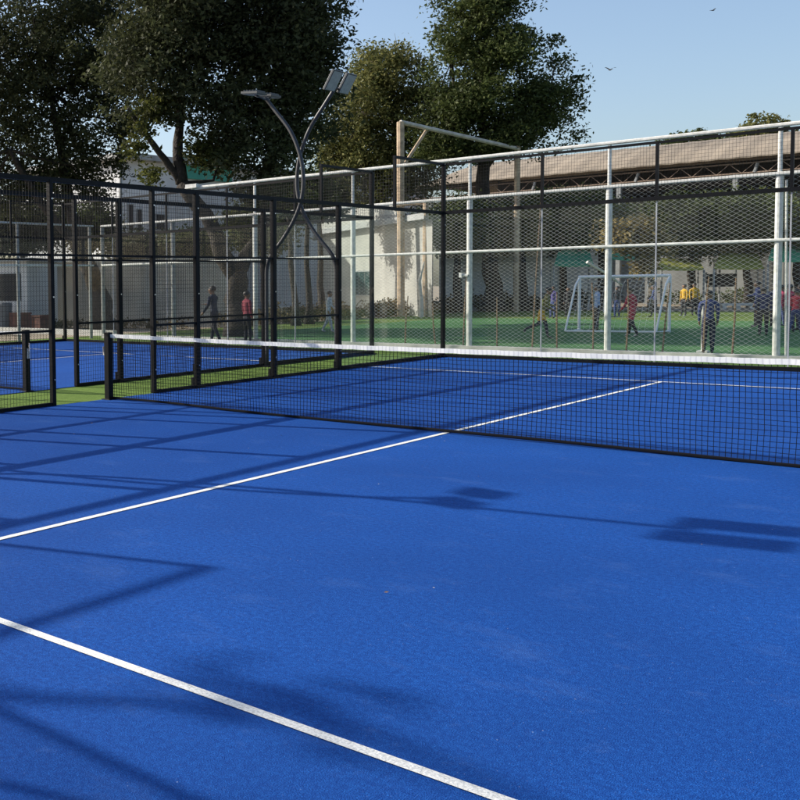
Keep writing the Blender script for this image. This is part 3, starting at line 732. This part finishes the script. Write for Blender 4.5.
def tree(base, trunks, blobs, n, size, m, bark, label, group=None, name='leafy_tree', limbs=10, low=None, **kw):
    base = np.array(base, float); base[2] = 0
    root = empty(name, tuple(base)); b = MB()
    for pts, rad in trunks:
        P = [np.asarray(p)-base for p in pts]
        # densify with slight wander
        Q, RR = [], []
        for i in range(len(P)-1):
            for t in (0, .33, .66):
                w = rng.normal(size=3)*.5*rad[i]*(0 if i == 0 and t == 0 else .4)
                Q.append(P[i]*(1-t)+P[i+1]*t+w); RR.append((rad[i]*(1-t)+rad[i+1]*t)*(1+.08*random.uniform(-1, 1)))
        Q.append(P[-1]); RR.append(rad[-1])
        if abs(Q[0][2]) < .3: RR[0] *= 1.45; Q[0][2] = -.05
        b.tube(Q, RR, 9)
    src = [np.asarray(t[0][-1])-base for t in trunks]; r0 = min(.16, trunks[-1][1][-1]*.8)
    pick = rng.choice(len(blobs), min(limbs, len(blobs)), replace=False)
    for i in pick:
        c = np.asarray(blobs[i][0])-base; s_ = min(src, key=lambda s: np.linalg.norm(s-c))
        mid = (s_+c)/2 + rng.normal(size=3)*.25 - np.array((0, 0, .25)); b.tube([s_, mid, c], [r0, r0*.6, r0*.22], 6)
        for _ in range(3):
            e = c + rng.normal(size=3)*np.asarray(blobs[i][1])*.6; b.tube([c, (c+e)/2+rng.normal(size=3)*.1, e], [r0*.3, r0*.2, r0*.08], 5)
    b.build('trunk', bark, root, smooth=True)
    leaves('crown', blobs, n, size, m, root, base, **kw)
    if low: leaves('crown', low[0], low[1], size, low[2], root, base, clump=.4, per=26)
    return tag(root, label, 'tree', group)

# big forked tree in front of the white building
B2 = ground(238, 336); d2 = depth(B2)
t2 = lambda u, v, e=0: at(u, v, d2+e)
blobs = px_blobs([(190, 20, 75, 60), (265, 35, 72, 62), (300, 95, 44, 52), (240, 105, 50, 45), (180, 92, 42, 36), (140, 60, 45, 50), (225, 150, 38, 24), (285, 150, 40, 32), (320, 60, 26, 40), (200, -50, 110, 50), (310, 10, 34, 34), (265, 190, 40, 16)], d2, .9, 3)
tree(B2, [([B2, t2(236, 300), t2(236, 272)], [.38, .34, .31]),
          ([t2(236, 274), t2(222, 245), t2(205, 215), t2(182, 184)], [.30, .26, .24, .22]),
          ([t2(182, 184), t2(178, 160), t2(180, 110, .5), t2(184, 60, 1)], [.20, .17, .13, .08]),
          ([t2(182, 184), t2(165, 160), t2(150, 140, -.5), t2(128, 108, -1)], [.15, .11, .09, .05]),
          ([t2(236, 274), t2(254, 250), t2(266, 215, .5), t2(272, 150, 1)], [.26, .22, .17, .10])],
     blobs, 96000, .155, LEAF_DARK, M_BARK, 'big dark forked tree leaning over the white building, behind the two walking people', limbs=16, clump=.6, low=(px_blobs([(142, 118, 16, 20), (138, 150, 12, 14), (200, 150, 12, 16), (150, 176, 12, 8), (160, 100, 14, 12), (236, 222, 14, 12)], d2-1, .8, 2), 3000, LEAF_LOW))
# left tree
B1 = ground(103, 330); d1 = depth(B1)+1; t1 = lambda u, v, e=0: at(u, v, d1+e)
blobs = px_blobs([(40, 40, 75, 60), (95, 70, 40, 55), (20, 120, 55, 50), (75, 135, 36, 40), (-30, 60, 60, 80), (50, 180, 42, 28), (90, 10, 50, 40), (5, 190, 34, 30), (100, 195, 16, 16), (92, 172, 20, 26), (114, 118, 16, 26), (120, 70, 18, 34), (-60, 150, 50, 60), (30, -50, 90, 40)], d1, .9, 3)
tree(B1, [([B1, t1(97, 290), t1(86, 262)], [.42, .36, .32]), ([t1(86, 262), t1(72, 220), t1(62, 160), t1(50, 90)], [.30, .24, .18, .1]), ([t1(86, 262), t1(40, 200, -1), t1(10, 150, -1.5)], [.2, .15, .08])],
     blobs, 90000, .155, LEAF_DARK, M_BARK, 'dark dense tree at the left edge, its leaning trunk behind the black fence', limbs=14, clump=.6, low=(px_blobs([(126, 128, 18, 24), (150, 106, 16, 14), (118, 168, 12, 18)], d1, .8, 2), 2600, LEAF_DARK))
# olive feathery tree
B3 = at(392, 316, 56); d3 = 56; t3 = lambda u, v, e=0: at(u, v, d3+e)
blobs = px_blobs([(385, 75, 38, 34), (360, 115, 38, 44), (400, 120, 30, 45), (350, 160, 34, 34), (392, 165, 34, 34), (425, 95, 22, 40), (330, 150, 20, 36), (368, 60, 18, 18), (398, 52, 16, 14), (360, 200, 40, 22), (420, 170, 26, 40)], d3, .7, 3)
tree(B3, [([B3, t3(388, 250), t3(380, 200)], [.4, .34, .3]), ([t3(380, 200), t3(352, 150, -.6), t3(360, 110, -1)], [.22, .16, .08]), ([t3(380, 200), t3(396, 140), t3(390, 90)], [.24, .17, .08])],
     blobs, 52000, .2, LEAF_OLIVE, M_BARK2, 'olive brown feathery tree behind the tan steel frame', limbs=14, clump=.75, hang=.3)
# tall dark green tree
B4 = ground(494, 311); d4 = depth(B4); B4[2] = 0; t4 = lambda u, v, e=0: at(u, v, d4+e)
blobs = px_blobs([(480, 12, 38, 26), (497, 55, 42, 30), (458, 45, 24, 22), (470, 95, 42, 28), (535, 92, 30, 22), (548, 112, 22, 26), (515, 125, 40, 22), (450, 122, 32, 28), (480, -25, 34, 26), (440, 150, 28, 18), (490, 148, 46, 12)], d4, .8, 3) + px_blobs([(548, 45, 11, 8), (576, 82, 11, 10), (578, 102, 8, 9), (534, 10, 11, 10), (434, 28, 9, 13), (558, 64, 14, 8), (574, 138, 9, 10), (430, 72, 10, 14), (520, 38, 18, 14), (440, 6, 9, 8), (560, 92, 16, 14), (418, 128, 12, 12), (556, 148, 14, 7), (500, 4, 22, 14)], d4, .6, 1)
tree(B4, [([B4, t4(490, 270), t4(484, 220), t4(484, 160), t4(482, 90), t4(480, 30)], [.5, .42, .38, .3, .18, .08]), ([t4(484, 170), t4(520, 120, -.5), t4(550, 100, -1)], [.16, .11, .05]), ([t4(484, 170), t4(455, 110, .4), t4(452, 60, .8)], [.16, .11, .05])],
     blobs, 66000, .2, LEAF_MID, M_BARK, 'tallest rounded dark green tree against open sky, in the middle', limbs=16, clump=.72)
# trees in front of the shed
for (u, v, ru, rv, dd, n, m, lab) in (
        (560, 215, 44, 32, 53, 9000, LEAF_MIDB, 'dark tree before the shed, above the bright green canopy'),
        (600, 222, 30, 24, 54, 6000, LEAF_MIDB, 'green tree before the shed, behind the white post above the goal'),
        (690, 222, 48, 34, 55, 10000, LEAF_MID, 'dark spreading tree before the shed, above the low olive canopy'),
        (745, 217, 44, 34, 55.5, 9000, LEAF_MIDB, 'dark tree before the shed, above the steeper olive canopy'),
        (795, 225, 34, 28, 54.5, 6000, LEAF_MIDB, 'green tree before the shed at the right edge'),
        (455, 222, 34, 26, 51, 7000, LEAF_MID, 'dark small tree left of the tall tree trunk, below the shed eave'),
        (520, 222, 26, 26, 52, 5000, LEAF_OLIVE, 'olive tree behind the far tan post, below the shed eave')):
    bs = at(u+4, 304, dd); bs[2] = 0
    bl = px_blobs([(u, v, ru*.75, rv*.85), (u-ru*.6, v+rv*.2, ru*.55, rv*.7), (u+ru*.6, v+rv*.1, ru*.55, rv*.7), (u, v+rv*.6, ru*.8, rv*.5), (u-ru*.3, v-rv*.35, ru*.5, rv*.4), (u+ru*.4, v-rv*.35, ru*.5, rv*.4)], dd, .45, 3)
    tree(bs, [([bs, at(u+2, 275, dd), at(u, v+10, dd)], [.24, .2, .14])], bl, int(n*2.2), .22, m, M_BARK, lab, 'trees before the shed', limbs=6, clump=.8)
for (u, v, ru, rv, dd, n, m, lab) in (
        (22, 222, 44, 34, 46, 15000, LEAF_DARK, 'dark shrubby tree behind the grey wall, under the left crown'),
        (88, 226, 30, 26, 46, 9000, LEAF_MID, 'dark shrubby tree behind the grey wall, by the leaning trunk'),
        (140, 246, 34, 12, 44, 7000, LEAF_DARK, 'low dark shrub just above the grey wall, below the building windows'),
        (190, 243, 30, 16, 43, 7000, LEAF_MID, 'low green shrub just above the grey wall, left of the forked trunk'),
        (262, 222, 32, 36, 47, 13000, LEAF_MID, 'bushy green tree behind the grey wall, right of the forked trunk'),
        (318, 195, 30, 26, 50, 9000, LEAF_DARK, 'dark bushy tree behind the roof of the pale building')):
    bs = at(u+4, 318, dd); bs[2] = 0
    tree(bs, [([bs, at(u+2, 285, dd), at(u, v+10, dd)], [.2, .16, .1])], px_blobs([(u, v, ru*.75, rv*.8), (u-ru*.6, v+rv*.15, ru*.5, rv*.7), (u+ru*.6, v+rv*.1, ru*.5, rv*.65), (u, v+rv*.5, ru*.8, rv*.45)], dd, .5, 3), n, .2, m, M_BARK, lab, 'shrubby trees behind the grey wall', limbs=6, clump=.7)
# dry hanging creeper
bs = at(652, 304, 47); bs[2] = 0
tree(bs, [([bs, at(652, 270, 47), at(648, 225, 47)], [.16, .13, .1])], px_blobs([(628, 232, 15, 15), (650, 244, 12, 16), (612, 228, 9, 9), (645, 262, 8, 10), (640, 222, 16, 8)], 47, .4, 2), 5500, .22, LEAF_DRY, M_BARK2, 'dry straw coloured bushy tree before the dark trees, above the goal', 'trees before the shed', limbs=6, clump=.6, hang=.5)
# far crowns over the shed roof
for (u, v, ru, rv, dd, m, lab) in ((765, 126, 30, 10, 82, LEAF_OLIVE, 'distant bare-topped tree over the shed roof at the right'), (692, 139, 36, 8, 84, LEAF_MID, 'distant low green tree over the middle of the shed roof')):
    bs = at(u, 300, dd); bs[2] = 0
    tree(bs, [([bs, at(u, 220, dd), at(u, v+8, dd)], [.4, .32, .2])], px_blobs([(u, v, ru*.7, rv), (u-ru*.6, v+rv*.7, ru*.5, rv*.7), (u+ru*.6, v+rv*.5, ru*.5, rv*.8), (u+2, v+rv*1.6, ru, rv)], dd, .5, 2), 5000, .3, m, M_BARK2, lab, 'distant trees over the shed roof', limbs=6, clump=.7)
# slim trees by the pale building
for (u, v0, utop, vtop, dd, lab) in ((309, 322, 307, 200, 39, 'slim straight trunk with thin crown before the pale building'), (296, 322, 288, 215, 38, 'thin leaning trunk with thin crown before the pale building')):
    bs = at(u, v0, dd); bs[2] = 0
    tree(bs, [([bs, at((u+utop)/2-1, 265, dd), at(utop, vtop, dd)], [.15, .11, .07])], px_blobs([(utop, vtop-14, 22, 14), (utop+12, vtop-2, 14, 9)], dd, .6, 2), 2600, .2, LEAF_MID, M_BARK, lab, 'slim trees by the pale building', limbs=4, clump=.5)
# tree beyond the neighbouring court, out of view, that dapples the near end of the court
bs = np.array((-8.0, -16.0, 0))
tree(bs, [([bs, bs+(.2, .1, 3), bs+(.6, .8, 6)], [.32, .26, .2])], [(np.array((gx, gy, 0.))-z*np.array((1.585, .607, -1.)), r) for gx, gy, z, r in ((7.8, -6.75, 8.4, (.8, .5, .35)), (8.4, -6.7, 9.0, (.9, .5, .35)), (9.0, -6.45, 9.6, (.9, .5, .35)), (7.0, -7.5, 8.0, (1.1, .7, .5)), (8.2, -8.2, 9.2, (1.6, 1.0, .7)))], 250, .2, LEAF_DARK, M_BARK, 'leafy tree behind the neighbouring court that dapples the near turf', limbs=2, clump=.5)

# scrubby hedge along the wall bases
def hedge(pts, w, h, n, m, label, sz=.16):
    bl = []
    for (a, c) in zip(pts[:-1], pts[1:]):
        a, c = np.array((*a, 0.)), np.array((*c, 0.)); L = np.linalg.norm(c-a)
        for i in range(int(L/(w*.8))+1):
            p = a+(c-a)*min(1, i*w*.8/L)+rng.normal(size=3)*(.12, .12, 0); hh_ = h*random.uniform(.6, 1.15)
            bl.append((p+(0, 0, hh_*.45), (w*.7, w*.6, hh_*.5)))
    o = np.array((*pts[0], 0.)); root = empty('scrub_hedge', tuple(o)); b = MB()
    for c, r in bl[::2]: b.tube([(c[0]-o[0], c[1]-o[1], -.03), (c[0]-o[0]+.05, c[1]-o[1], c[2])], [.03, .015], 5)
    b.build('stem', M_BARK, root); leaves('foliage', bl, n, sz, m, root, o, clump=.3, per=16)
    return tag(root, label, 'hedge')
hedge([(-13.6, 20.2), (-14.0, 29), (-14.4, 40)], .9, .75, 9000, LEAF_HEDGE, 'low brown scrub hedge at the foot of the pale building')
hedge([(-14.4, 41.5), (-10.4, 50.5)], .9, 1.0, 5000, LEAF_DARK, 'low dark hedge at the foot of the grey wall behind the leaning trunk')
hedge([(-9, 56.5), (4, 58.2)], 1.0, .9, 4500, LEAF_MID, 'low green hedge along the far pale wall')
hedge([(-23, 15.6), (-14, 18.6)], .7, .35, 2500, LEAF_HEDGE, 'sparse brown weeds along the foot of the shaded grey wall', .13)

# ------------------------------------------------------------------ people
CLOTH = {}
def cloth(col, rough=.85):
    k = tuple(col)
    if k not in CLOTH: CLOTH[k] = mat('cloth_%d' % len(CLOTH), col, rough, noise=(14, .15))
    return CLOTH[k]
SKIN = mat('skin', (.20, .105, .065), .55); HAIR = mat('black_hair', (.012, .011, .011), .5); SHOE = mat('pale_shoe', (.35, .35, .38), .6); SHOED = mat('dark_shoe', (.03, .03, .035), .6)
EYE = mat('dark_eye', (.02, .015, .012), .2)
def person(foot, H, facing, pose, shirt, legs, shorts=None, sleeve=True, shoe=SHOED, label='', extra=None, bib=None):
    """one continuous skinned body, built for height 1 and scaled; x right, y forward, z up"""
    V, E, R, T = [], [], [], []     # joints, bones, radii, bone tags
    def j(p, r, par=None, tg=None):
        V.append(tuple(p)); R.append(r); i = len(V)-1
        if par is not None: E.append((par, i)); T.append(tg)
        return i
    swing = {'stand': 0.04, 'walk': .26, 'run': .27}[pose]; lean = {'stand': .0, 'walk': .03, 'run': .09}[pose]
    pel = j((0, 0, .52), (.075, .058))
    wa = j((0, lean*.4, .60), (.068, .05), pel, 'torso'); ch = j((0, lean, .72), (.085, .058), wa, 'torso'); nk0 = j((0, lean*1.2, .81), (.06, .045), ch, 'torso')
    nk = j((0, lean*1.35, .85), (.032, .032), nk0, 'skin'); hd0 = j((0, lean*1.5+.012, .895), (.047, .052), nk, 'skin'); hd = j((0, lean*1.5+.010, .945), (.053, .060), hd0, 'skin')
    j((0, lean*1.5+.004, .978), (.036, .04), hd, 'skin')
    j((0, lean*1.5+.072, .918), (.010, .012), hd0, 'skin')             # nose
    for s in (-1, 1):
        j((s*.056, lean*1.5+.0, .93), (.010, .016), hd, 'skin')        # ear
    for s in (-1, 1):
        ph = swing*s
        hip = j((s*.05, 0, .49), (.056, .058), pel, 'short')
        kb = .0 if pose == 'stand' else (.10 if ph < 0 else .02)
        if pose == 'run' and ph < 0:
            kn = j((s*.055, -.03, .28), (.040, .042), hip, 'leg'); an = j((s*.055, -.26, .20), (.025, .026), kn, 'leg'); to = j((s*.055, -.30, .12), (.024, .02), an, 'shoe')
        else:
            a = ph*.9; kn = j((s*.055, math.sin(a)*.23+.02, .49-math.cos(a)*.22), (.040, .042), hip, 'leg')
            a2 = a-(.35 if ph < 0 else .08) if pose != 'stand' else a
            fz = .045; an = j((s*.058, V[kn][1]+math.sin(a2)*.22, fz), (.025, .026), kn, 'leg'); to = j((s*.062, V[an][1]+.085, .020), (.024, .018), an, 'shoe')
        sh = j((s*.105, lean, .795), (.038, .038), nk0, 'torso')
        a = -ph*.9
        if extra == 'arm' and s > 0: el = j((s*.15, lean+.08, .68), (.028, .028), sh, 'sleeve'); wr = j((s*.12, lean+.20, .68), (.02, .02), el, 'fore')
        else:
            el = j((s*.124, lean+math.sin(a)*.13, .795-math.cos(a)*.15), (.028, .028), sh, 'sleeve'); bend = .25 if pose == 'stand' else (.5 if pose == 'walk' else 1.2)
            wr = j((s*.120, V[el][1]+math.sin(a+bend)*.13, V[el][2]-math.cos(a+bend)*.13), (.02, .02), el, 'fore')
        dv = np.array(V[wr])-np.array(V[el]); dv /= np.linalg.norm(dv)
        pm = j(np.array(V[wr])+dv*.035, (.021, .014), wr, 'skin')
        for k in range(4):
            o_ = np.array((0, (k-1.5)*.011, 0)); f1 = j(np.array(V[pm])+dv*.03+o_, (.0062, .0062), pm, 'skin'); j(np.array(V[f1])+dv*(.022+.004*(k in (1, 2)))+np.array((-s*.010, 0, 0)), (.005, .005), f1, 'skin')
        j(np.array(V[pm])+np.array((-s*.006, .026, -.008)), (.0065, .0065), pm, 'skin')
    me = bpy.data.meshes.new('person'); me.from_pydata(V, E, []); o = bpy.data.objects.new('person', me); COL.objects.link(o)
    sk = o.modifiers.new('skin', 'SKIN'); sk.use_smooth_shade = True
    for i, d_ in enumerate(me.skin_vertices[0].data): d_.radius = R[i]; d_.use_root = (i == 0)
    ss = o.modifiers.new('sub', 'SUBSURF'); ss.levels = 1; ss.render_levels = 1
    dg = bpy.context.evaluated_depsgraph_get(); new = bpy.data.meshes.new_from_object(o.evaluated_get(dg)); o.modifiers.clear(); o.data = new
    shirt_m, leg_m = cloth(shirt), cloth(legs); short_m = cloth(shorts) if shorts else leg_m
    mats = [SKIN, shirt_m, leg_m, short_m, shoe]
    new.materials.clear()
    for x in mats: new.materials.append(x)
    idx = {'skin': 0, 'torso': 1, 'sleeve': 1, 'fore': 1 if sleeve else 0, 'leg': 2, 'short': 3, 'shoe': 4}
    A = np.array([V[e[0]] for e in E]); Bv = np.array([V[e[1]] for e in E]); D = Bv-A; LL = (D*D).sum(1)
    rr = np.array([(R[e[0]][0]+R[e[1]][0])/2 for e in E])
    for p in new.polygons:
        c = np.array(p.center); t = np.clip(((c-A)*D).sum(1)/LL, 0, 1); ds = np.linalg.norm(A+D*t[:, None]-c, axis=1)-rr
        k = int(ds.argmin()); m_ = idx[T[k]]
        if T[k] in ('torso', 'short') and c[2] < .545: m_ = 3
        if T[k] == 'short' and c[2] >= .545: m_ = 1
        if T[k] == 'leg' and shorts and c[2] > .36: m_ = 3
        p.material_index = m_
    zmin = min(v.co.z for v in new.vertices)
    new.transform(Matrix.Scale(H/.985, 4) @ Matrix.Translation((0, 0, -zmin))); k = H/.985
    o.location = (float(foot[0]), float(foot[1]), -.008); o.rotation_euler.z = facing
    # hair cap and eyes
    hc = MB(); cx, cy, cz = 0, lean*1.5-.002, .945-zmin
    rows, segs = 6, 14
    for i in range(rows+1):
        th = math.pi*.62*i/rows
        for q in range(segs):
            ph = 2*math.pi*q/segs; front = max(0, math.sin(ph)); tt = th*(1-.42*front)
            hc.v.append((k*(cx+.060*math.sin(tt)*math.cos(ph)), k*(cy+.068*math.sin(tt)*math.sin(ph)), k*(cz+.058*math.cos(tt))))
    for i in range(rows):
        for q in range(segs): a = i*segs+q; c = i*segs+(q+1) % segs; hc.f.append((a, a+segs, c+segs, c)); hc.m.append(0)
    hc.build('hair', HAIR, o, smooth=True)
    if bib:
        bb = MB()
        for sg in (1, -1):
            cc = np.array((0, lean*.9+sg*.066, .70-zmin))
            bb.quadbox([tuple(k*(cc+np.array((x*(.05+.015*(z > 0)), sg*y+lean*.5*z*2, z)))) for z in (-.06, .06) for (x, y) in ((-1, -.012), (1, -.012), (1, .004), (-1, .004))])
        bb.build('bib', cloth(bib), o)
    return tag(o, label, 'person', 'people around the field')
def person_px(u, vf, vt, face_deg, *a, dscale=1.0, **k):
    p = ground(u, vf); H = float(at(u, vt, depth(p))[2])
    person(p, max(1.15, min(1.85, H)), math.radians(face_deg), *a, **k)
NAVY, BLK, GOLD, RED, MAR, PALEB, WHITE = (.032, .05, .15), (.018, .018, .024), (.50, .29, .02), (.42, .04, .06), (.28, .025, .07), (.22, .33, .55), (.55, .57, .6)
# facing: 0 looks along +y; +90 looks along -x
person_px(541, 338, 287, -60, 'run', (.16, .14, .05), (.016, .017, .03), shorts=GOLD, bib=(.48, .44, .12), label='running child in black with gold waist beside the tallest stake')
person_px(553, 318, 286, 160, 'stand', (.05, .04, .16), NAVY, label='distant child in purple standing between the runner and the goal')
person_px(568, 317, 287, 180, 'stand', BLK, BLK, label='distant child all in black left of the goal')
person_px(597, 331, 285, 120, 'stand', PALEB, BLK, label='child in pale blue shirt half hidden by the white fence post')
person_px(632, 336, 287, 75, 'walk', RED, BLK, shorts=RED, shoe=SHOE, label='child striding in red shirt and red shorts behind the goal')
person_px(617, 317, 286, 190, 'stand', BLK, NAVY, label='distant dark child seen inside the goal frame')
person_px(655, 317, 285, 100, 'walk', NAVY, BLK, label='child in dark navy walking by the right end of the goal')
person_px(684, 316, 284, 150, 'stand', GOLD, BLK, shoe=SHOE, label='left of the two children in gold shirts under the olive canopy')
person_px(694, 315, 283, 210, 'stand', GOLD, BLK, label='right of the two children in gold shirts under the olive canopy')
person_px(708, 353, 290, 20, 'stand', NAVY, (.016, .02, .045), label='nearest child in navy tracksuit beside the short white post')
person_px(757, 327, 281, 100, 'stand', NAVY, BLK, extra='arm', label='child in navy holding an arm forward beside the pale bench')
person_px(763, 335, 287, 15, 'stand', (.025, .035, .10), BLK, label='child in navy with back turned, close left of the right-hand white post')
person_px(789, 332, 284, 0, 'stand', MAR, BLK, shoe=SHOE, label='child in maroon shirt right of the right-hand white post')
person_px(800, 330, 284, 60, 'stand', GOLD, BLK, label='child in yellow shirt at the right edge')
person_px(781, 326, 285, -60, 'stand', MAR, NAVY, label='second child in maroon, standing behind the maroon shirt')
person_px(774, 327, 284, 30, 'stand', NAVY, BLK, label='child in navy half hidden behind the right-hand white fence post')
person_px(795, 334, 289, -20, 'walk', RED, NAVY, label='shorter child in bright red walking in front of the maroon shirts')
person_px(215, 343, 286, 95, 'walk', (.02, .028, .05), (.018, .02, .03), extra='arm', label='man in dark jacket walking past the forked tree trunk')
person_px(247, 344, 291, -20, 'stand', (.23, .03, .05), BLK, label='person in dark red top standing right of the forked tree trunk')
person_px(328, 332, 291, -70, 'walk', WHITE, (.42, .45, .52), shoe=SHOE, label='person in pale clothes half hidden behind a black fence post')

# ------------------------------------------------------------------ birds
def bird(u, v, d, rz, flap, label):
    p = at(u, v, d); root = empty('flying_bird', tuple(p), rz)
    b = MB(); b.tube([(0, -.32, 0), (0, -.18, .01), (0, 0, .02), (0, .16, .03), (0, .25, .03)], [.02, .06, .085, .055, .015], 8); b.build('body', M_BIRD, root, smooth=True)
    for s in (-1, 1):
        b = MB(); pr = [(0.04, .09, -.10, .03), (.28, .14, -.07, .03+.12*flap), (.52, .08, -.05, .03+.18*flap), (.68, -.02, -.06, .03+.15*flap)]
        for (x, y0, y1, z) in pr: b.v += [(s*x, y0, z+.008), (s*x, y1, z+.008), (s*x, y1, z-.008), (s*x, y0, z-.008)]
        for i in range(3):
            for q in range(4): a, c = i*4+q, i*4+(q+1) % 4; b.f.append((a, c, c+4, a+4)); b.m.append(0)
        b.f.append((12, 13, 14, 15)); b.m.append(0)
        b.build('wing', M_BIRD, root)
    b = MB(); b.quadbox([(-.03, -.30, -.006), (.03, -.30, -.006), (.07, -.48, -.006), (-.07, -.48, -.006), (-.03, -.30, .006), (.03, -.30, .006), (.07, -.48, .006), (-.07, -.48, .006)]); b.build('tail', M_BIRD, root)
    tag(root, label, 'bird', 'birds in the sky')
bird(610, 70, 110, .9, 1.4, 'larger dark bird with raised wings, just right of the tall tree')
bird(713, 10.5, 150, -.7, .8, 'smaller dark bird near the top of the sky')

# ------------------------------------------------------------------ light, sky, camera
LV = Vector((1.585, .607, -1.0))
sun = bpy.data.lights.new('sun', 'SUN'); sun.energy = 4.7; sun.angle = math.radians(.5); sun.color = (1, .93, .83)
so = bpy.data.objects.new('sun', sun); COL.objects.link(so); so.rotation_euler = LV.to_track_quat('-Z', 'Y').to_euler(); so.location = (-30, -12, 25)
W = bpy.data.worlds.new('World'); S.world = W; W.use_nodes = True
nt = W.node_tree; sk = nt.nodes.new('ShaderNodeTexSky'); sk.sky_type = 'NISHITA'; sk.sun_disc = False
sk.sun_elevation = math.atan2(1, math.hypot(1.585, .607)); sk.sun_rotation = math.atan2(-1.585, -.607)
sk.altitude = 50; sk.air_density = 1.0; sk.dust_density = 2.5; sk.ozone_density = 1.8
nt.links.new(sk.outputs[0], nt.nodes['Background'].inputs[0]); nt.nodes['Background'].inputs[1].default_value = .145

cam = bpy.data.cameras.new('camera'); co = bpy.data.objects.new('camera', cam); COL.objects.link(co)
co.matrix_world = Matrix(((RT[0], UP[0], -FW[0], CAM[0]), (RT[1], UP[1], -FW[1], CAM[1]), (RT[2], UP[2], -FW[2], CAM[2]), (0, 0, 0, 1)))
cam.sensor_fit = 'HORIZONTAL'; cam.sensor_width = 36; cam.lens = F/800*36
cam.shift_x = (400-PX)/800; cam.shift_y = (PY-400)/800
cam.clip_start = .02; cam.clip_end = 2000
S.camera = co
S.view_settings.view_transform = 'Standard'; S.view_settings.look = 'None'; S.view_settings.exposure = .48; S.view_settings.gamma = 1
S.view_settings.use_curve_mapping = False
S.cycles.transparent_max_bounces = 24; S.cycles.max_bounces = 8
